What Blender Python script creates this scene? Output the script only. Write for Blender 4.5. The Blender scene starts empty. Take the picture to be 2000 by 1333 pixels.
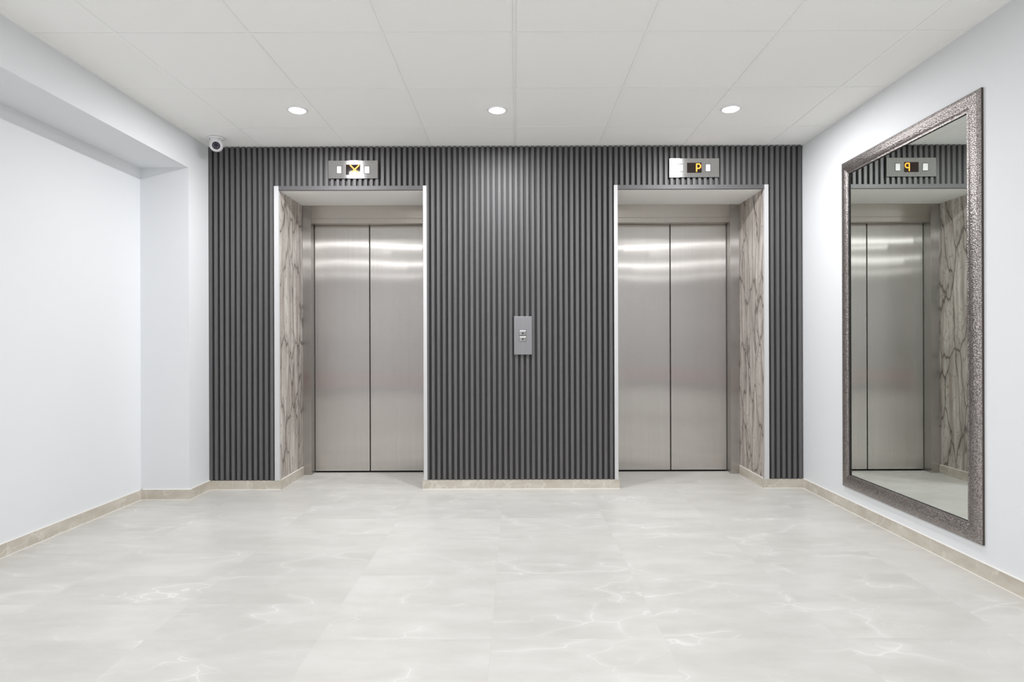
import bpy, bmesh, math, random
from mathutils import Vector, Matrix
random.seed(7)
C = bpy.context.scene.collection
sc = bpy.context.scene

# ------------------------------------------------------------------ camera, world, exposure
cam_d = bpy.data.cameras.new('camera'); cam = bpy.data.objects.new('camera', cam_d); C.objects.link(cam)
CAM_H = 1.0303
cam.location = (0, 0, CAM_H)
cam.rotation_euler = (math.radians(90), 0.0033, 0)
cam_d.sensor_fit = 'HORIZONTAL'; cam_d.sensor_width = 36.0
cam_d.lens = 36.0 * 1183.1 / 2000.0
cam_d.shift_x = -0.0033; cam_d.shift_y = 0.00285
cam_d.clip_start = 0.05
sc.camera = cam
w = bpy.data.worlds.new('world'); sc.world = w; w.use_nodes = True
w.node_tree.nodes['Background'].inputs[0].default_value = (0.9, 0.95, 1, 1)
w.node_tree.nodes['Background'].inputs[1].default_value = 0.05
sc.view_settings.view_transform = 'Standard'; sc.view_settings.look = 'None'
sc.view_settings.gamma = 1.0; sc.view_settings.use_curve_mapping = False
sc.view_settings.exposure = 0.13
sc.cycles.use_denoising = True
sc.cycles.max_bounces = 14; sc.cycles.diffuse_bounces = 9; sc.cycles.glossy_bounces = 6
sc.cycles.sample_clamp_indirect = 8.0

LAMP_FRONT, LAMP_NEAR, LAMP_MID, LAMP_REAR = 17.5, 9.5, 13.5, 8.0       # watts of the recessed lamps by the elevators and nearer the entrance
LAMP_GLOW = 22.0     # brightness of each opal cover
LAMP_COL = (0.985, 0.985, 1.0)

# ------------------------------------------------------------------ sizes (metres; x right, y into the picture, z up)
CEIL = 2.4376
SLAT_Y = 4.301; WALL_Y = 4.3205           # slat faces, plaster behind them
XL, XR = -2.177, 2.045                   # left and right side of the slatted wall
REC_X, PIL_Y, BEAM_Z = -2.500, 4.040, 2.214
REAR_Y = -3.6
BB_H = 0.066
SOF = 2.128                              # soffit of both niches
TRIM_TOP = 2.157
JAMB_Y, DOOR_Y = 4.780, 4.875
NICHES = [dict(x0=-1.678, x1=-0.6526, o0=-1.7105, o1=-0.6272, j0=-1.612, j1=-0.730),
          dict(x0=0.7288, x1=1.7703, o0=0.7033, o1=1.7994, j0=0.7975, j1=1.698)]

# ------------------------------------------------------------------ node helpers
class NT:
    def __init__(s, name):
        s.m = bpy.data.materials.new(name); s.m.use_nodes = True
        s.n = s.m.node_tree.nodes; s.l = s.m.node_tree.links
        s.b = s.n['Principled BSDF']
    def node(s, t, **kw):
        x = s.n.new(t)
        for k, v in kw.items(): setattr(x, k, v)
        return x
    def inp(s, node, i, v):
        if isinstance(v, bpy.types.NodeSocket): s.l.new(v, node.inputs[i])
        else: node.inputs[i].default_value = v
    def math(s, op, a, b=0.0, c=None, clamp=False):
        x = s.node('ShaderNodeMath', operation=op); x.use_clamp = clamp
        s.inp(x, 0, a); s.inp(x, 1, b)
        if c is not None: s.inp(x, 2, c)
        return x.outputs[0]
    def vmath(s, op, a, b=(0, 0, 0)):
        x = s.node('ShaderNodeVectorMath', operation=op); s.inp(x, 0, a); s.inp(x, 1, b)
        return x.outputs[0]
    def scale(s, a, k):
        x = s.node('ShaderNodeVectorMath', operation='SCALE'); s.inp(x, 0, a); s.inp(x, 3, k)
        return x.outputs[0]
    def mix(s, f, a, b):
        x = s.node('ShaderNodeMix', data_type='RGBA')
        s.inp(x, 0, f)
        for i, v in ((6, a), (7, b)):
            if isinstance(v, bpy.types.NodeSocket): s.l.new(v, x.inputs[i])
            else: x.inputs[i].default_value = (*v, 1) if len(v) == 3 else v
        return x.outputs[2]
    def noise(s, v, scale, detail=2, rough=0.5, dist=0.0):
        x = s.node('ShaderNodeTexNoise'); s.inp(x, 'Vector', v)
        x.inputs['Scale'].default_value = scale; x.inputs['Detail'].default_value = detail
        x.inputs['Roughness'].default_value = rough; x.inputs['Distortion'].default_value = dist
        return x
    def edge(s, v, scale, rnd=1.0):
        x = s.node('ShaderNodeTexVoronoi', feature='DISTANCE_TO_EDGE'); s.inp(x, 'Vector', v)
        x.inputs['Scale'].default_value = scale; x.inputs['Randomness'].default_value = rnd
        return x.outputs['Distance']
    def rng(s, v, a, b, c, d):
        x = s.node('ShaderNodeMapRange'); x.clamp = True; s.inp(x, 0, v)
        for i, k in enumerate((a, b, c, d)): x.inputs[i + 1].default_value = k
        return x.outputs[0]
    def pos(s): return s.node('ShaderNodeNewGeometry').outputs['Position']
    def xyz(s, v):
        x = s.node('ShaderNodeSeparateXYZ'); s.inp(x, 0, v); return x.outputs
    def comb(s, x, y, z):
        c = s.node('ShaderNodeCombineXYZ'); s.inp(c, 0, x); s.inp(c, 1, y); s.inp(c, 2, z); return c.outputs[0]
    def bump(s, h, strength, dist):
        x = s.node('ShaderNodeBump'); x.inputs['Strength'].default_value = strength
        x.inputs['Distance'].default_value = dist; s.l.new(h, x.inputs['Height'])
        s.l.new(x.outputs[0], s.b.inputs['Normal'])
    def set(s, col=None, rough=None, metal=None, spec=None, **kw):
        if col is not None:
            if isinstance(col, bpy.types.NodeSocket): s.l.new(col, s.b.inputs['Base Color'])
            else: s.b.inputs['Base Color'].default_value = (*col, 1)
        for nm, v in (('Roughness', rough), ('Metallic', metal), ('Specular IOR Level', spec)):
            if v is None: continue
            if isinstance(v, bpy.types.NodeSocket): s.l.new(v, s.b.inputs[nm])
            else: s.b.inputs[nm].default_value = v
        for k, v in kw.items(): s.b.inputs[k].default_value = v
        return s.m

def plain(name, col, rough=0.6, metal=0.0, spec=0.5):
    return NT(name).set(col, rough, metal, spec)

# ------------------------------------------------------------------ materials
def m_paint(name, col):
    t = NT(name); n = t.noise(t.pos(), 90, 3)
    t.bump(n.outputs[0], 0.06, 0.002)
    return t.set(col, 0.75, 0, 0.3)

def m_ceiling():
    t = NT('ceiling_tile'); p = t.pos(); n = t.noise(p, 260, 2)
    q = t.xyz(p)
    cell = t.comb(t.math('FLOOR', t.math('DIVIDE', q[0], 0.6)), t.math('FLOOR', t.math('DIVIDE', t.math('SUBTRACT', q[1], 3.938), 0.6)), 0.0)
    wn = t.node('ShaderNodeTexWhiteNoise'); t.l.new(cell, wn.inputs['Vector'])
    col = t.mix(wn.outputs['Value'], (0.925, 0.925, 0.905), (0.94, 0.94, 0.93))
    t.bump(n.outputs[0], 0.1, 0.001)
    return t.set(col, 0.8, 0, 0.25)

FX0, FDX, FY0, FDY = -0.088, 0.605, 2.1125, 0.2930
def m_floor():
    t = NT('floor_tile'); p = t.pos(); q = t.xyz(p)
    u = t.math('DIVIDE', t.math('SUBTRACT', q[0], FX0), FDX); v = t.math('DIVIDE', t.math('SUBTRACT', q[1], FY0), FDY)
    iu = t.math('FLOOR', u); iv = t.math('FLOOR', v)
    wn = t.node('ShaderNodeTexWhiteNoise'); t.l.new(t.comb(iu, iv, 3.0), wn.inputs['Vector'])
    off = t.scale(wn.outputs['Color'], 37.0)
    lp = t.vmath('ADD', p, off)
    # veins run mostly along x, wander and break
    st = t.vmath('MULTIPLY', lp, (1.0, 2.0, 1.0))
    d1 = t.noise(st, 1.6, 3, 0.5); dd = t.vmath('SUBTRACT', d1.outputs['Color'], (0.5, 0.5, 0.5))
    w1 = t.vmath('ADD', st, t.scale(dd, 1.1))
    e1 = t.edge(w1, 1.35)
    fine = t.noise(lp, 3.2, 2, 0.5)
    mask = t.rng(fine.outputs[0], 0.42, 0.60, 0.0, 1.0)
    v1 = t.math('MULTIPLY', t.rng(e1, 0.0, 0.011, 0.9, 0.0), mask)
    vs = t.math('MULTIPLY', t.rng(e1, 0.0, 0.09, 0.28, 0.0), mask)
    w2 = t.vmath('ADD', st, t.scale(dd, 1.9)); e2 = t.edge(w2, 3.0)
    m2 = t.rng(t.noise(lp, 2.6, 2).outputs[0], 0.52, 0.68, 0.0, 1.0)
    v2 = t.math('MULTIPLY', t.rng(e2, 0.0, 0.016, 0.55, 0.0), m2)
    vein = t.math('MAXIMUM', t.math('MAXIMUM', v1, vs), v2)
    cl = t.noise(t.vmath('MULTIPLY', lp, (1.0, 2.4, 1.0)), 2.4, 5, 0.62)
    base = t.mix(t.rng(cl.outputs[0], 0.35, 0.68, 0.0, 1.0), (0.525, 0.512, 0.482), (0.60, 0.594, 0.570))
    tone = t.rng(wn.outputs['Value'], 0, 1, 0.955, 1.03)
    base = t.scale(base, tone)
    col = t.mix(vein, base, (0.735, 0.73, 0.71))
    fu = t.math('ABSOLUTE', t.math('SUBTRACT', t.math('FRACT', t.math('ADD', u, 0.5)), 0.5))
    fv = t.math('ABSOLUTE', t.math('SUBTRACT', t.math('FRACT', t.math('ADD', v, 0.5)), 0.5))
    g = t.math('MAXIMUM', t.rng(fu, 0.0012, 0.0020, 1, 0), t.rng(fv, 0.0024, 0.0040, 1, 0))
    col = t.mix(t.math('MULTIPLY', g, 0.45), col, (0.52, 0.51, 0.485))
    r = t.rng(cl.outputs[0], 0.3, 0.7, 0.36, 0.30)
    return t.set(col, r, 0, 0.35)

def m_base():
    t = NT('baseboard_tile'); p = t.pos(); q = t.xyz(p)
    n = t.noise(t.vmath('MULTIPLY', p, (1, 1, 2)), 7, 5, 0.6)
    col = t.mix(t.rng(n.outputs[0], 0.35, 0.65, 0, 1), (0.50, 0.455, 0.385), (0.62, 0.58, 0.51))
    e = t.edge(t.vmath('ADD', p, t.scale(t.noise(p, 5, 3).outputs['Color'], 0.5)), 3.4)
    col = t.mix(t.rng(e, 0.0, 0.03, 0.6, 0.0), col, (0.72, 0.69, 0.63))
    s = t.math('ADD', q[0], q[1])
    f = t.math('ABSOLUTE', t.math('SUBTRACT', t.math('FRACT', t.math('DIVIDE', t.math('ADD', s, 0.13), 0.605)), 0.5))
    col = t.mix(t.rng(f, 0.4965, 0.499, 0.0, 0.7), col, (0.70, 0.67, 0.62))
    return t.set(col, 0.4, 0, 0.4)

def m_slat():
    t = NT('slat_wood'); p = t.pos()
    n = t.noise(t.vmath('MULTIPLY', p, (60, 60, 1.6)), 2.4, 4, 0.6)
    n2 = t.noise(t.vmath('MULTIPLY', p, (26, 26, 0.5)), 1.0, 2)
    col = t.mix(t.rng(n.outputs[0], 0.3, 0.7, 0, 1), (0.082, 0.081, 0.083), (0.114, 0.112, 0.114))
    col = t.mix(t.rng(n2.outputs[0], 0.35, 0.65, 0, 0.3), col, (0.145, 0.142, 0.142))
    t.bump(n.outputs[0], 0.15, 0.0008)
    return t.set(col, 0.52, 0, 0.6)

def m_steel(name, col, rough, aniso=0.85, rot=0.0, wav=0.0, axis='Z'):
    t = NT(name); p = t.pos()
    streak = t.noise(t.vmath('MULTIPLY', p, (300, 300, 1.0)), 1.0, 2)
    c = t.mix(t.rng(streak.outputs[0], 0.3, 0.7, 0, 1), tuple(k * 0.95 for k in col), tuple(k * 1.04 for k in col))
    t.set(c, rough, 1.0)
    t.b.inputs['Anisotropic'].default_value = aniso
    t.b.inputs['Anisotropic Rotation'].default_value = rot
    tg = t.node('ShaderNodeTangent', direction_type='RADIAL', axis=axis)
    t.l.new(tg.outputs[0], t.b.inputs['Tangent'])
    if wav:
        wv = t.noise(t.vmath('MULTIPLY', p, (1.0, 1.0, 0.7)), 1.8, 0)
        t.bump(wv.outputs[0], 1.0, wav)
    return t.m

def m_brushed(name, col, rough, aniso, rot, wav=0.0, rest=0.25, rest_rough=0.35):
    """brushed sheet: long streaks across the brush lines, over a softer metal sheen"""
    t = NT(name); p = t.pos()
    streak = t.noise(t.vmath('MULTIPLY', p, (220, 220, 1.0)), 1.0, 2)
    c = t.mix(t.rng(streak.outputs[0], 0.3, 0.7, 0, 1), tuple(k * 0.96 for k in col), tuple(k * 1.03 for k in col))
    t.set(c, rest_rough, 1.0)
    g = t.node('ShaderNodeBsdfAnisotropic', distribution='GGX')
    t.l.new(c, g.inputs['Color']); g.inputs['Roughness'].default_value = rough
    g.inputs['Anisotropy'].default_value = aniso; g.inputs['Rotation'].default_value = rot
    tg = t.node('ShaderNodeTangent', direction_type='RADIAL', axis='Z'); t.l.new(tg.outputs[0], g.inputs['Tangent'])
    if wav:
        wv = t.noise(t.vmath('MULTIPLY', p, (1.0, 1.0, 0.6)), 1.5, 0)
        b = t.node('ShaderNodeBump'); b.inputs['Strength'].default_value = 1.0; b.inputs['Distance'].default_value = wav
        t.l.new(wv.outputs[0], b.inputs['Height']); t.l.new(b.outputs[0], g.inputs['Normal'])
    mx = t.node('ShaderNodeMixShader'); mx.inputs[0].default_value = rest
    t.l.new(g.outputs[0], mx.inputs[1]); t.l.new(t.b.outputs[0], mx.inputs[2])
    t.l.new(mx.outputs[0], t.n['Material Output'].inputs['Surface'])
    return t.m

def m_marble():
    t = NT('veined_marble'); q = t.xyz(t.pos())
    st = t.comb(t.math('MULTIPLY', t.math('ADD', q[1], t.math('MULTIPLY', q[0], 0.43)), 7.0), 0.0, t.math('MULTIPLY', q[2], 1.7))
    d = t.noise(st, 1.0, 3, 0.45); dd = t.vmath('SUBTRACT', d.outputs['Color'], (0.5, 0.5, 0.5))
    a = t.vmath('ADD', st, t.scale(dd, 1.15))
    e = t.edge(a, 1.15)
    e2 = t.edge(t.vmath('ADD', st, t.scale(dd, 2.0)), 2.7)
    strk = t.noise(t.vmath('MULTIPLY', t.vmath('ADD', st, t.scale(dd, 0.6)), (1.6, 1, 0.35)), 2.0, 4, 0.6)
    base = t.mix(t.rng(strk.outputs[0], 0.35, 0.62, 0, 1), (0.36, 0.315, 0.28), (0.66, 0.62, 0.58))
    base = t.mix(t.rng(e, 0.0, 0.20, 0.55, 0.0), base, (0.30, 0.26, 0.23))
    base = t.mix(t.rng(e2, 0.0, 0.045, 0.65, 0.0), base, (0.24, 0.20, 0.175))
    col = t.mix(t.rng(e, 0.004, 0.034, 0.85, 0.0), base, (0.10, 0.082, 0.072))
    return t.set(col, 0.22, 0, 0.5)

def m_frame():
    t = NT('hammered_pewter'); q = t.xyz(t.pos())
    c = t.comb(0.0, t.math('MULTIPLY', q[1], 150.0), t.math('MULTIPLY', q[2], 190.0))
    v = t.node('ShaderNodeTexVoronoi', feature='F1'); t.l.new(c, v.inputs['Vector'])
    v.inputs['Scale'].default_value = 1.0; v.inputs['Randomness'].default_value = 0.55
    col = t.mix(t.rng(v.outputs['Distance'], 0.1, 0.7, 0, 1), (0.56, 0.52, 0.51), (0.22, 0.195, 0.185))
    t.bump(v.outputs['Distance'], 0.7, 0.0030)
    return t.set(col, 0.36, 1.0)

M = dict(
    wall=m_paint('white_wall_paint', (0.755, 0.77, 0.79)),
    soffit=m_paint('white_soffit_paint', (0.90, 0.895, 0.88)),
    rear=m_paint('grey_rear_wall_paint', (0.27, 0.27, 0.285)),
    ceil=m_ceiling(), grid=plain('ceiling_grid_white', (0.93, 0.93, 0.92), 0.5),
    floor=m_floor(), base=m_base(), slat=m_slat(),
    groove=plain('groove_shade', (0.034, 0.033, 0.034), 0.55),  # slat finish with the shade deep in the grooves put into its colour
    slat_plain=plain('dark_strip', (0.105, 0.104, 0.106), 0.5),
    trim=plain('white_corner_trim', (0.60, 0.60, 0.61), 0.35),
    caulk=plain('white_caulk', (0.80, 0.78, 0.74), 0.6),
    door=m_brushed('brushed_steel_door', (0.69, 0.665, 0.635), 0.215, 0.88, 0.25, 0.006),
    jamb=m_brushed('brushed_steel_jamb', (0.53, 0.51, 0.485), 0.215, 0.85, 0.25),
    header=m_steel('brushed_steel_header', (0.56, 0.525, 0.48), 0.34, 0.9, 0.25),
    plate=m_steel('brushed_steel_plate', (0.56, 0.555, 0.55), 0.17, 1.0, 0.25),
    plate2=m_steel('satin_steel_plate', (0.38, 0.38, 0.395), 0.42, 0.3, 0.0),
    marble=m_marble(), frame=m_frame(),
    frame_side=plain('frame_side_brown', (0.085, 0.07, 0.06), 0.5, 0.6),
    mirror=plain('mirror_silver', (0.80, 0.835, 0.80), 0.0, 1.0),
    bevelg=plain('mirror_bevel', (0.78, 0.80, 0.78), 0.03, 1.0),
    black=plain('black_gap', (0.01, 0.01, 0.01), 0.6),
    dark=plain('dark_metal', (0.05, 0.047, 0.045), 0.5, 0.5),
    screen=plain('display_glass', (0.022, 0.014, 0.012), 0.05, 0.0, 0.35),
    white=plain('white_plastic', (0.84, 0.84, 0.86), 0.35),
    lens=plain('camera_glass', (0.012, 0.008, 0.022), 0.08),
    led=plain('infrared_led', (0.20, 0.16, 0.24), 0.25),
    btn=plain('button_lens', (0.66, 0.66, 0.66), 0.3),
    rim=plain('button_rim', (0.05, 0.05, 0.05), 0.5),
    red=plain('dark_red_upholstery', (0.45, 0.07, 0.09), 0.6),
)
def emit(name, col, s):
    t = NT(name); t.set(col, 0.5); t.b.inputs['Emission Color'].default_value = (*col, 1)
    t.b.inputs['Emission Strength'].default_value = s; return t.m
M['lamp'] = emit('opal_lamp_cover', LAMP_COL, LAMP_GLOW)
M['orange'] = emit('orange_led_digit', (1.0, 0.33, 0.03), 1.5)

# ------------------------------------------------------------------ mesh helpers
def box(bm, x0, x1, y0, y1, z0, z1, skip=()):
    v = [bm.verts.new(p) for p in ((x0, y0, z0), (x1, y0, z0), (x1, y1, z0), (x0, y1, z0), (x0, y0, z1), (x1, y0, z1), (x1, y1, z1), (x0, y1, z1))]
    for k, f in dict(bot=(3, 2, 1, 0), top=(4, 5, 6, 7), front=(0, 1, 5, 4), back=(2, 3, 7, 6), left=(3, 0, 4, 7), right=(1, 2, 6, 5)).items():
        if k not in skip: bm.faces.new([v[i] for i in f])
def prism(bm, pts, axis, a0, a1):
    """closed outline pts (2-D) swept along an axis: 'x' -> (y,z), 'y' -> (x,z), 'z' -> (x,y)"""
    mk = {'x': lambda p, a: (a, p[0], p[1]), 'y': lambda p, a: (p[0], a, p[1]), 'z': lambda p, a: (p[0], p[1], a)}[axis]
    A = [bm.verts.new(mk(p, a0)) for p in pts]; B = [bm.verts.new(mk(p, a1)) for p in pts]
    n = len(pts)
    for i in range(n): bm.faces.new((A[i], A[(i + 1) % n], B[(i + 1) % n], B[i]))
    bm.faces.new(A[::-1]); bm.faces.new(B)
def lathe(bm, prof, c, n=40, axis=Vector((0, 0, 1))):
    """profile (r, h) turned about an axis through c"""
    q = Vector((0, 0, 1)).rotation_difference(axis.normalized()).to_matrix()
    rings = []
    for r, h in prof:
        if r < 1e-6: rings.append([bm.verts.new(Vector(c) + q @ Vector((0, 0, h)))])
        else: rings.append([bm.verts.new(Vector(c) + q @ Vector((r * math.cos(2 * math.pi * i / n), r * math.sin(2 * math.pi * i / n), h))) for i in range(n)])
    for a, b in zip(rings, rings[1:]):
        for i in range(n):
            j = (i + 1) % n
            if len(a) == 1 and len(b) == 1: continue
            if len(a) == 1: bm.faces.new((a[0], b[j], b[i]))
            elif len(b) == 1: bm.faces.new((a[i], a[j], b[0]))
            else: bm.faces.new((a[i], a[j], b[j], b[i]))
def obj(name, bm, mat, parent=None, bevel=0.0, smooth=False, origin=None, kind=None, label=None):
    bmesh.ops.recalc_face_normals(bm, faces=bm.faces)
    me = bpy.data.meshes.new(name); bm.to_mesh(me); bm.free()
    if origin is not None: me.transform(Matrix.Translation(-Vector(origin)))
    me.materials.append(mat)
    if smooth:
        for p in me.polygons: p.use_smooth = True
    o = bpy.data.objects.new(name, me); C.objects.link(o)
    if origin is not None: o.location = origin
    if parent is not None:
        o.parent = parent
        o.location = Vector(o.location) - Vector(parent.location)
    if bevel:
        b = o.modifiers.new('edge', 'BEVEL'); b.width = bevel; b.segments = 2; b.limit_method = 'ANGLE'; b.angle_limit = 0.6
    if kind: o['kind'] = kind
    if label: o['label'] = label
    return o
def bx(name, b, mat, parent=None, bevel=0.0, **kw):
    bm = bmesh.new(); box(bm, *b); return obj(name, bm, mat, parent, bevel, **kw)
def thing(name, label, cat, loc, group=None):
    o = bpy.data.objects.new(name, None); C.objects.link(o); o.location = loc; o.empty_display_size = 0.1
    o['label'] = label; o['category'] = cat
    if group: o['group'] = group
    return o

# ------------------------------------------------------------------ the room
bx('floor', (REC_X - 0.15, XR + 0.15, REAR_Y - 0.15, 5.05, -0.10, 0.0), M['floor'], kind='structure')

# back wall with two niches, in solid pieces
N0, N1 = NICHES
SK = 0.013                                # thickness of the marble skin on the reveals
def wb(*b): bx('wall_back', b, M['soffit'], kind='structure')
wb(XL - 0.3, N0['x0'] - SK, WALL_Y, 5.05, 0, CEIL + 0.1)
wb(N0['x1'] + SK, N1['x0'] - SK, WALL_Y, 5.05, 0, CEIL + 0.1)
wb(N1['x1'] + SK, XR + 0.15, WALL_Y, 5.05, 0, CEIL + 0.1)
for n in NICHES: wb(n['x0'] - SK, n['x1'] + SK, WALL_Y, 5.05, SOF, CEIL + 0.1)
for n in NICHES: wb(n['x0'] - SK, n['x1'] + SK, 4.93, 5.05, 0, SOF)

# left wall: pillar by the slats, recess and the beam over it
bm = bmesh.new()
box(bm, REC_X - 0.15, XL, PIL_Y, WALL_Y, 0, CEIL + 0.1)
box(bm, REC_X - 0.15, REC_X, REAR_Y, PIL_Y, 0, BEAM_Z)
box(bm, REC_X - 0.15, XL, REAR_Y, PIL_Y, BEAM_Z, CEIL + 0.1)
obj('wall_left', bm, M['wall'], kind='structure')
bx('wall_right', (XR, XR + 0.15, REAR_Y, WALL_Y, 0, CEIL + 0.1), M['wall'], kind='structure')
bx('wall_rear', (REC_X - 0.15, XR + 0.15, REAR_Y - 0.15, REAR_Y, 0, CEIL + 0.1), M['rear'], kind='structure')

# suspended ceiling: lay-in tiles a little above white T bars
GY0 = 2.738 - 0.6 * 11
bm = bmesh.new()
for i in range(-4, 4):
    x0 = max(i * 0.6 + 0.008, XL + 0.016); x1 = min((i + 1) * 0.6 - 0.008, XR - 0.016)
    if x1 - x0 < 0.02: continue
    for j in range(0, 14):
        y0 = max(GY0 + j * 0.6 + 0.008, REAR_Y + 0.016); y1 = min(GY0 + (j + 1) * 0.6 - 0.008, WALL_Y - 0.001)
        if y1 - y0 < 0.02: continue
        d = 0.0022 + random.uniform(-0.0010, 0.0010); t = random.uniform(-0.0005, 0.0005); s = random.uniform(-0.0005, 0.0005)
        v = [bm.verts.new(p) for p in ((x0, y0, CEIL + d + t), (x1, y0, CEIL + d + s), (x1, y1, CEIL + d - t), (x0, y1, CEIL + d - s))]
        u = [bm.verts.new((p.co.x, p.co.y, CEIL + 0.03)) for p in v]
        bm.faces.new(v[::-1])
        for k in range(4): bm.faces.new((v[k], v[(k + 1) % 4], u[(k + 1) % 4], u[k]))
bm2 = bmesh.new()
box(bm, XL, XR, REAR_Y, WALL_Y, CEIL + 0.02, CEIL + 0.08)
ceil = obj('ceiling', bm, M['ceil'], kind='structure')
for i in range(-3, 4): box(bm2, i * 0.6 - 0.0075, i * 0.6 + 0.0075, REAR_Y, SLAT_Y - 0.001, CEIL, CEIL + 0.02)
for j in range(1, 14):
    y = GY0 + j * 0.6
    if REAR_Y < y < SLAT_Y: box(bm2, XL, XR, y - 0.0072, y + 0.0072, CEIL + 0.0004, CEIL + 0.02)
obj('ceiling_grid', bm2, M['grid'], ceil, kind='structure')
bx('trim_5', (XL, XL + 0.018, REAR_Y, SLAT_Y - 0.001, CEIL - 0.0015, CEIL + 0.004), M['grid'], kind='structure')
bx('trim_6', (XR - 0.018, XR, REAR_Y, SLAT_Y - 0.001, CEIL - 0.0015, CEIL + 0.004), M['grid'], kind='structure')

# baseboards (front face, white joint at the top is the tile edge)
T = 0.009
bm = bmesh.new()
box(bm, REC_X, REC_X + T, REAR_Y, PIL_Y, 0, BB_H)
box(bm, REC_X, XL + T, PIL_Y - T, PIL_Y, 0, BB_H)
box(bm, XL, XL + T, PIL_Y, SLAT_Y, 0, BB_H)
obj('baseboard_left', bm, M['base'], kind='structure')
bx('baseboard_right', (XR - T, XR, REAR_Y, SLAT_Y, 0, BB_H), M['base'], kind='structure')
bm = bmesh.new()
FY = SLAT_Y - 0.001
for a, b in ((XL, N0['x0'] + T), (N0['x1'] - T, N1['x0'] + T), (N1['x1'] - T, XR)): box(bm, a, b, FY, WALL_Y, 0, BB_H - 0.002)
for n in NICHES:
    box(bm, n['x0'], n['x0'] + T, WALL_Y, JAMB_Y - 0.002, 0, BB_H - 0.002)
    box(bm, n['x1'] - T, n['x1'], WALL_Y, JAMB_Y - 0.002, 0, BB_H - 0.002)
obj('baseboard_back', bm, M['base'], kind='structure')
# pale sealant lines where wall, baseboard and floor meet
bm = bmesh.new()
e = 0.004
box(bm, REC_X + T, REC_X + T + e, REAR_Y, PIL_Y - T, 0, 0.003); box(bm, REC_X + T, XL + T, PIL_Y - T - e, PIL_Y - T, 0, 0.003)
box(bm, XL + T, XL + T + e, PIL_Y - T, FY, 0, 0.003); box(bm, XR - T - e, XR - T, REAR_Y, FY, 0, 0.003)
for a, b in ((XL + T, N0['x0'] + T), (N0['x1'] - T, N1['x0'] + T), (N1['x1'] - T, XR - T)): box(bm, a, b, FY - e, FY, 0, 0.003)
box(bm, REC_X, REC_X + T + 0.001, REAR_Y, PIL_Y, BB_H, BB_H + 0.003); box(bm, REC_X, XL + T, PIL_Y - T - 0.001, PIL_Y, BB_H, BB_H + 0.003)
box(bm, XL, XL + T + 0.001, PIL_Y, SLAT_Y - 0.002, BB_H, BB_H + 0.003); box(bm, XR - T - 0.001, XR, REAR_Y, SLAT_Y - 0.002, BB_H, BB_H + 0.003)
for n in NICHES:
    box(bm, n['x0'], n['x0'] + T + 0.001, WALL_Y + 0.01, JAMB_Y - 0.004, BB_H - 0.002, BB_H + 0.002)
    box(bm, n['x1'] - T - 0.001, n['x1'], WALL_Y + 0.01, JAMB_Y - 0.004, BB_H - 0.002, BB_H + 0.002)
obj('trim_7', bm, M['caulk'], kind='structure')

# white corner trims of the niches
k = 1
for n in NICHES:
    for a, b, inner in ((n['o0'], n['x0'], 1), (n['x1'], n['o1'], -1)):
        bx('trim_%d' % k, (a, b, SLAT_Y - 0.004, WALL_Y, BB_H - 0.002, TRIM_TOP), M['trim'], bevel=0.001, kind='structure'); k += 1

# ------------------------------------------------------------------ slatted cladding
PITCH = (1562.5 - 409.8) / 106 / 275.05; S0 = -2.1665
def slat_run(bm, x0, x1, z0, z1):
    """one continuous fluted sheet between x0 and x1"""
    back = WALL_Y - 0.0005; gy = SLAT_Y + 0.0180
    pts = [(x0, gy)]
    i = math.floor((x0 - S0) / PITCH) - 1
    while S0 + i * PITCH < x1 + PITCH:
        c = S0 + i * PITCH
        for dx, y in ((-0.0118, gy), (-0.0108, SLAT_Y + 0.0018), (-0.0092, SLAT_Y), (0.0092, SLAT_Y), (0.0108, SLAT_Y + 0.0018), (0.0118, gy)):
            if x0 + 0.0004 < c + dx < x1 - 0.0004: pts.append((c + dx, y))
        i += 1
    if abs(pts[1][1] - gy) > 0.004: pts[0] = (x0, SLAT_Y)
    pts.append((x1, gy if abs(pts[-1][1] - gy) < 0.004 else SLAT_Y))
    out = pts + [(x1, back), (x0, back)]
    A = [bm.verts.new((p[0], p[1], z0)) for p in out]; B = [bm.verts.new((p[0], p[1], z1)) for p in out]
    m = len(out)
    for q in range(m): bm.faces.new((A[q], A[(q + 1) % m], B[(q + 1) % m], B[q]))
    for q in range(len(pts) - 1):      # caps as strips back to the wall
        pass
    bm.faces.new(A[::-1]); bm.faces.new(B)
clad = thing('slat_cladding', 'dark grey vertical slat cladding covering the back wall around both elevators', 'wall cladding', (0, SLAT_Y, BB_H))
SB = BB_H - 0.0015
for a, b, z0 in ((XL + 0.0005, N0['o0'], SB), (N0['o1'], N1['o0'], SB), (N1['o1'], XR - 0.0005, SB), (N0['o0'], N0['o1'], TRIM_TOP), (N1['o0'], N1['o1'], TRIM_TOP)):
    bm = bmesh.new(); slat_run(bm, a, b, z0, CEIL - 0.0005 - 0.001)
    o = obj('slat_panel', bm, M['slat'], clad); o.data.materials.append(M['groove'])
    for p in o.data.polygons:            # groove floors coloured darker to deepen the shade between slats
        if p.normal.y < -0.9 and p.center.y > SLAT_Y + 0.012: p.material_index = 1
for n in NICHES:
    bx('lintel_strip', (n['x0'], n['x1'], SLAT_Y - 0.003, WALL_Y - 0.0005, SOF - 0.001, TRIM_TOP), M['slat_plain'], clad, 0.001, label='flat dark strip edging the top of a doorway niche')

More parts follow.
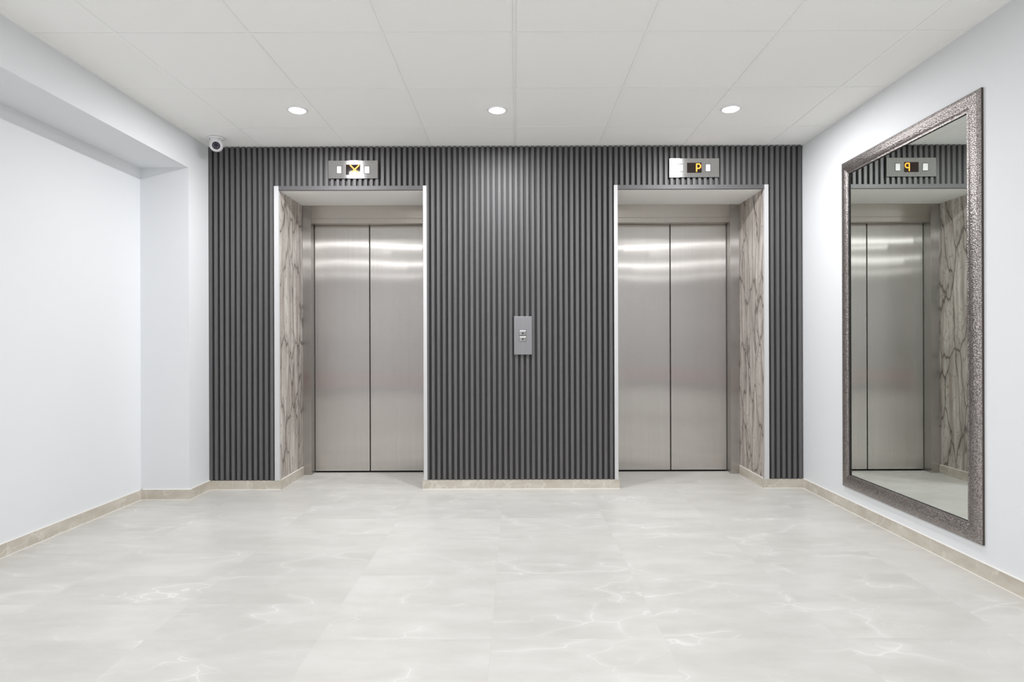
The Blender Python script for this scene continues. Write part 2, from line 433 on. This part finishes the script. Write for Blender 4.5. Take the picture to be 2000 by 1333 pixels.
# ------------------------------------------------------------------ marble reveals
txt = [('beige marble panel with brown veins on left side of the left niche', 'beige marble panel on right side of the left niche'),
       ('beige marble panel on left side of the right niche, mirrored beside the elevator', 'beige marble panel with brown veins on right side of the right niche')]
for n, (la, lb) in zip(NICHES, txt):
    for (a, b), lab in (((n['x0'] - SK + 0.0007, n['x0']), la), ((n['x1'], n['x1'] + SK - 0.0007), lb)):
        o = bx('marble_panel', (a, b, WALL_Y + 0.0005, JAMB_Y + 0.03, 0.0005, SOF - 0.0005), M['marble'], origin=((a + b) / 2, 4.5, 0))
        o['label'] = lab; o['category'] = 'wall panel'

# ------------------------------------------------------------------ elevators
def elevator(n, label, door_labels=None):
    cx = (n['j0'] + n['j1']) / 2
    t = thing('elevator', label, 'elevator', (cx, DOOR_Y, 0), 'stainless steel elevators')
    hz = 1.987
    for s in (0, 1):
        a, b = (n['x0'] + 0.001, n['j0']) if s == 0 else (n['j1'], n['x1'] - 0.001)
        bm = bmesh.new()
        # folded steel jamb: face, inner return with a step, thin outer lip
        inn = b if s == 0 else a; out = a if s == 0 else b; d = 1 if s == 0 else -1
        pts = [(out, JAMB_Y), (inn, JAMB_Y), (inn, JAMB_Y + 0.055), (inn - d * 0.0035, JAMB_Y + 0.058), (inn - d * 0.0035, 4.929), (out, 4.929)]
        prism(bm, pts, 'z', 0.0005, SOF - 0.001)
        obj('jamb', bm, M['jamb'], t, 0.0008)
    bm = bmesh.new()
    pts = [(JAMB_Y + 0.003, SOF - 0.001), (JAMB_Y + 0.003, 2.027), (JAMB_Y + 0.001, 2.023), (JAMB_Y + 0.001, hz), (JAMB_Y + 0.055, hz), (JAMB_Y + 0.058, hz + 0.004), (4.929, hz + 0.004), (4.929, SOF - 0.001)]
    prism(bm, pts, 'x', n['j0'] + 0.0006, n['j1'] - 0.0006)
    obj('header', bm, M['header'], t)
    for a, b in ((n['j0'] - 0.002, cx - 0.0045), (cx + 0.0045, n['j1'] + 0.002)):
        a2 = max(a, n['j0'] + 0.0005); b2 = min(b, n['j1'] - 0.0005)
        bm = bmesh.new(); box(bm, a2, b2, DOOR_Y, DOOR_Y + 0.035, 0.012, hz + 0.003)
        obj('door_panel', bm, M['door'], t, 0.0022)
    bx('door_gap', (n['j0'] + 0.0005, n['j1'] - 0.0005, DOOR_Y + 0.036, 4.929, 0.0005, hz + 0.003), M['black'], t, label='dark gap between the door panels')
    bx('sill', (n['j0'] + 0.0005, n['j1'] - 0.0005, DOOR_Y + 0.001, DOOR_Y + 0.0355, 0.0003, 0.0022), M['dark'], t)
    return t
elevator(N0, 'stainless steel elevator with closed doors, set in the niche left of the call plate')
elevator(N1, 'stainless steel elevator with closed doors, set in the niche nearest the mirror')

# ------------------------------------------------------------------ floor indicators
def stroke(bm, p, q, w_, y0, y1):
    a = Vector(p); b = Vector(q); d = (b - a).normalized() * (w_ / 2); nn = Vector((-d.y, d.x))
    pts = [a - d * 0.6 + nn * 0.6, a + nn, b + nn, b + d * 0.6 + nn * 0.6, b + d * 0.6 - nn * 0.6, b - nn, a - nn, a - d * 0.6 - nn * 0.6]
    prism(bm, [tuple(v) for v in pts], 'y', y0, y1)
PY0, PY1 = SLAT_Y - 0.012, SLAT_Y - 0.0002
def indicator(x0, x1, z0, z1, scr, btns, sign, label):
    t = thing('floor_indicator', label, 'elevator indicator', ((x0 + x1) / 2, PY1, z0), 'floor indicators above the elevators')
    bx('plate', (x0, x1, PY0, PY1, z0, z1), M['plate'], t, 0.0012)
    bx('screen', (scr[0], scr[1], PY0 - 0.0008, PY0 - 0.0001, scr[2], scr[3]), M['screen'], t)
    for b in btns:
        bx('button_rim', (b[0] - 0.0042, b[1] + 0.0042, PY0 - 0.0006, PY0 - 0.0001, b[2] - 0.0042, b[3] + 0.0042), M['rim'], t, label='thin dark rim around a rectangular lamp')
        bx('arrow_lamp', (b[0], b[1], PY0 - 0.0022, PY0 - 0.0007, b[2], b[3]), M['btn'], t, 0.0006)
    bm = bmesh.new(); ya, yb = PY0 - 0.0012, PY0 - 0.0008
    if sign == 'X':
        xa, xb, za, zb = scr[1] - 0.072, scr[1] - 0.010, scr[2] + 0.008, scr[3] - 0.006
        stroke(bm, (xa, zb), (xb, za), 0.0085, ya, yb); stroke(bm, (xa, za), (xb, zb), 0.0085, ya - 0.0002, yb)
    else:
        xa, xb, za, zb = scr[1] - 0.036, scr[1] - 0.008, scr[2] + 0.009, scr[3] - 0.009; zm = za + (zb - za) * 0.42; w_ = 0.0075
        stroke(bm, (xa, za), (xa, zb), w_, ya, yb)
        stroke(bm, (xa, zb), (xb - 0.008, zb), w_, ya, yb); stroke(bm, (xa, zm), (xb - 0.008, zm), w_, ya, yb)
        stroke(bm, (xb - 0.008, zb), (xb, zb - 0.009), w_, ya, yb); stroke(bm, (xb - 0.008, zm), (xb, zm + 0.009), w_, ya, yb)
        stroke(bm, (xb, zb - 0.009), (xb, zm + 0.009), w_, ya, yb)
    obj('digit', bm, M['orange'], t, label='glowing orange %s' % ('cross' if sign == 'X' else 'letter P'))
    return t
indicator(-1.3204, -0.9702, 2.2066, 2.3337, (-1.1957, -1.0928, 2.2323, 2.3051), [(-1.259, -1.2285, 2.2436, 2.2926), (-1.0636, -1.0294, 2.243, 2.292)], 'X',
          'steel floor indicator plate showing an orange cross, above the left elevator')
indicator(1.0949, 1.4473, 2.2077, 2.3409, (1.2197, 1.3226, 2.2388, 2.3097), [(1.1545, 1.1905, 2.2501, 2.2991), (1.3517, 1.3841, 2.2495, 2.2985)], 'P',
          'steel floor indicator plate showing an orange letter P, above the right elevator')

# ------------------------------------------------------------------ call plate
t = thing('call_panel', 'tall narrow grey call plate with up and down buttons on the centre slats', 'elevator call panel', (0.054, PY1, 0.9546))
bx('plate', (-0.0088, 0.1170, PY0, PY1, 0.9546, 1.2254), M['plate2'], t, 0.0012)
for z0, z1, up in ((1.0923, 1.1286, 1), (1.0489, 1.0852, 0)):
    bx('button_rim', (0.0268, 0.0778, PY0 - 0.0008, PY0 - 0.0001, z0 - 0.002, z1 + 0.002), M['rim'], t, label='thin dark rim around a call button')
    b = bx('button', (0.0289, 0.0757, PY0 - 0.005, PY0 - 0.0009, z0, z1), M['plate'], t, 0.0012)
    lb = bx('light_bar', (0.0305, 0.0740, PY0 - 0.0066, PY0 - 0.0051, z1 - 0.0095, z1 - 0.0012), M['btn'])
    bm = bmesh.new(); zc = (z0 + z1) / 2 - 0.004; cx = 0.0523
    tri = [(cx - 0.0085, zc - 0.006), (cx + 0.0085, zc - 0.006), (cx, zc + 0.0075)] if up else [(cx - 0.0085, zc + 0.006), (cx, zc - 0.0075), (cx + 0.0085, zc + 0.006)]
    prism(bm, tri, 'y', PY0 - 0.0058, PY0 - 0.0051)
    ar = obj('arrow', bm, M['black'], label='small black arrow pointing %s' % ('up' if up else 'down'))
    lb.parent = b; ar.parent = b            # their meshes are in world coordinates; b's own offset cancels the thing's
bm = bmesh.new(); lathe(bm, [(0.0, 0.0003), (0.017, 0.0003), (0.018, 0.0)], (0.0505, PY0, 1.004), 32, Vector((0, -1, 0)))
obj('emblem', bm, M['plate2'], t, label='faint round mark pressed into the plate')

# ------------------------------------------------------------------ mirror on the right wall
MY0, MY1, MZ0, MZ1 = 2.642, 3.772, 0.1435, 2.1435
t = thing('wall_mirror', 'tall rectangular mirror in a hammered pewter frame on the right wall', 'mirror', (XR, (MY0 + MY1) / 2, MZ0))
FWD = 0.082
prof = [(0.0, 0.0005), (0.0, 0.010), (0.006, 0.0135), (0.018, 0.0185), (0.034, 0.0215), (0.050, 0.0205), (0.064, 0.0165), (0.072, 0.0125), (0.0765, 0.0125), (0.0800, 0.0130), (FWD, 0.0125)]
def rect_loop(ins, off):
    x = XR - off
    return [(x, MY0 + ins, MZ0 + ins), (x, MY1 - ins, MZ0 + ins), (x, MY1 - ins, MZ1 - ins), (x, MY0 + ins, MZ1 - ins)]
bm = bmesh.new(); prev = None
for ins, off in prof[1:]:
    cur = [bm.verts.new(p) for p in rect_loop(ins, off)]
    if prev:
        for i in range(4): bm.faces.new((prev[i], prev[(i + 1) % 4], cur[(i + 1) % 4], cur[i]))
    prev = cur
fr = obj('frame', bm, M['frame'], t, smooth=False)
bm = bmesh.new(); A = [bm.verts.new(p) for p in rect_loop(0, 0.0005)]; B = [bm.verts.new(p) for p in rect_loop(0, 0.010)]
for i in range(4): bm.faces.new((A[i], A[(i + 1) % 4], B[(i + 1) % 4], B[i]))
obj('frame_edge', bm, M['frame_side'], t, label='dark brown outer edge of the frame')
bm = bmesh.new(); A = [bm.verts.new(p) for p in rect_loop(FWD, 0.0125)]; B = [bm.verts.new(p) for p in rect_loop(FWD, 0.0056)]
for i in range(4): bm.faces.new((A[i], A[(i + 1) % 4], B[(i + 1) % 4], B[i]))
obj('rebate', bm, M['black'], t, label='thin black inner edge where the frame meets the glass')
bm = bmesh.new(); box(bm, XR - 0.0054, XR - 0.0012, MY0 + FWD - 0.004, MY1 - FWD + 0.004, MZ0 + FWD - 0.004, MZ1 - FWD + 0.004)
obj('glass', bm, M['mirror'], t)

# ------------------------------------------------------------------ recessed lamps
def lamp(x, y, label, group, watts):
    z = CEIL
    t = thing('ceiling_light', label, 'ceiling light', (x, y, z), group)
    bm = bmesh.new(); lathe(bm, [(0.046, 0.002), (0.046, -0.0035), (0.050, -0.0050), (0.058, -0.0040), (0.0615, 0.0), (0.0615, 0.002)], (x, y, z), 48)
    obj('bezel', bm, M['white'], t, smooth=True)
    bm = bmesh.new(); lathe(bm, [(0.0455, 0.0), (0.045, -0.0050), (0.040, -0.0085), (0.026, -0.0108), (0.0, -0.0118)], (x, y, z), 48)
    obj('diffuser', bm, M['lamp'], t, smooth=True)
    d = bpy.data.lights.new('lamp_light', 'AREA'); d.shape = 'DISK'; d.size = 0.085; d.energy = watts; d.color = LAMP_COL
    o = bpy.data.objects.new('lamp_light', d); C.objects.link(o); o.parent = t; o.location = (0, 0, -0.0125)
for x, y, l in ((-1.3016, 3.63, 'round lit ceiling light nearest the security camera'), (-0.1051, 3.64, 'round lit ceiling light above the call plate, between the other two'),
                (1.297, 3.635, 'round lit ceiling light nearest the mirror')):
    lamp(x, y, l, 'recessed ceiling lights', LAMP_FRONT)
for y, watts, which in ((1.00, LAMP_NEAR, 'upper'), (-1.00, LAMP_MID, 'middle'), (-2.90, LAMP_REAR, 'lowest, faint')):
    for x in (-1.30, -0.10, 1.30):
        lamp(x, y, 'round ceiling light seen only as the %s streak in the steel doors' % which, 'ceiling lights nearer the entrance, %s streak' % which, watts)


# ------------------------------------------------------------------ security camera
cc = Vector((-2.028, 4.115, 2.3865))
t = thing('security_camera', 'small white dome security camera on the ceiling in the left corner', 'security camera', (cc.x, cc.y, CEIL))
bm = bmesh.new(); lathe(bm, [(0.0, 0.0), (0.050, 0.0), (0.051, -0.006), (0.047, -0.011), (0.0, -0.011)], (cc.x, cc.y, CEIL), 40)
mb = obj('mount', bm, M['white'], t, smooth=False)
for a in (0.6, 2.7, 4.8):
    bm = bmesh.new(); lathe(bm, [(0.0, -0.0125), (0.0035, -0.0120), (0.0035, -0.0108)], (cc.x + 0.040 * math.cos(a), cc.y - 0.040 * math.sin(a), CEIL), 10)
    o = obj('screw', bm, M['dark']); o.parent = mb
bm = bmesh.new(); lathe(bm, [(0.036, CEIL - 0.0112 - cc.z), (0.0375, 0.022), (0.0425, 0.008), (0.0435, -0.004), (0.041, -0.016), (0.034, -0.028), (0.022, -0.0375), (0.0, -0.0435)], cc, 40)
obj('housing', bm, M['white'], t, smooth=True)
d = Vector((0.40, -0.84, -0.30)).normalized()
bm = bmesh.new(); lathe(bm, [(0.031, 0.030), (0.0315, 0.0405), (0.0295, 0.0440), (0.0265, 0.0445), (0.0255, 0.0425)], cc, 40, d)
obj('eye_ring', bm, M['white'], t, smooth=True)
bm = bmesh.new(); lathe(bm, [(0.0262, 0.0425), (0.0, 0.0430)], cc, 40, d)
fc = obj('lens_window', bm, M['lens'], t)
q = Vector((0, 0, 1)).rotation_difference(d).to_matrix()
for a in range(8):
    p = cc + q @ Vector((0.0165 * math.cos(a * math.pi / 4 + 0.3), 0.0165 * math.sin(a * math.pi / 4 + 0.3), 0.0428))
    bm = bmesh.new(); lathe(bm, [(0.0036, 0.0), (0.0030, 0.0012), (0.0, 0.0018)], p, 12, d)
    o = obj('infrared_lamp', bm, M['led'], t)
bm = bmesh.new(); lathe(bm, [(0.0085, 0.0), (0.0080, 0.002), (0.0055, 0.0026), (0.0, 0.0018)], cc + q @ Vector((0, 0, 0.0429)), 24, d)
obj('lens', bm, M['lens'], t)

# ------------------------------------------------------------------ bench by the rear wall, added out of view to tint the steel doors red
t = thing('bench', 'low red bench out of view, added for a faint reddish reflection in the steel doors', 'bench', (-1.1, -3.35, 0))
bx('seat', (-2.0, -0.2, -3.58, -3.12, 0.16, 0.44), M['red'], t, 0.02)
for x in (-1.95, -0.30):
    for y in (-3.54, -3.21): bx('leg', (x, x + 0.05, y, y + 0.05, 0, 0.161), M['dark'], t)
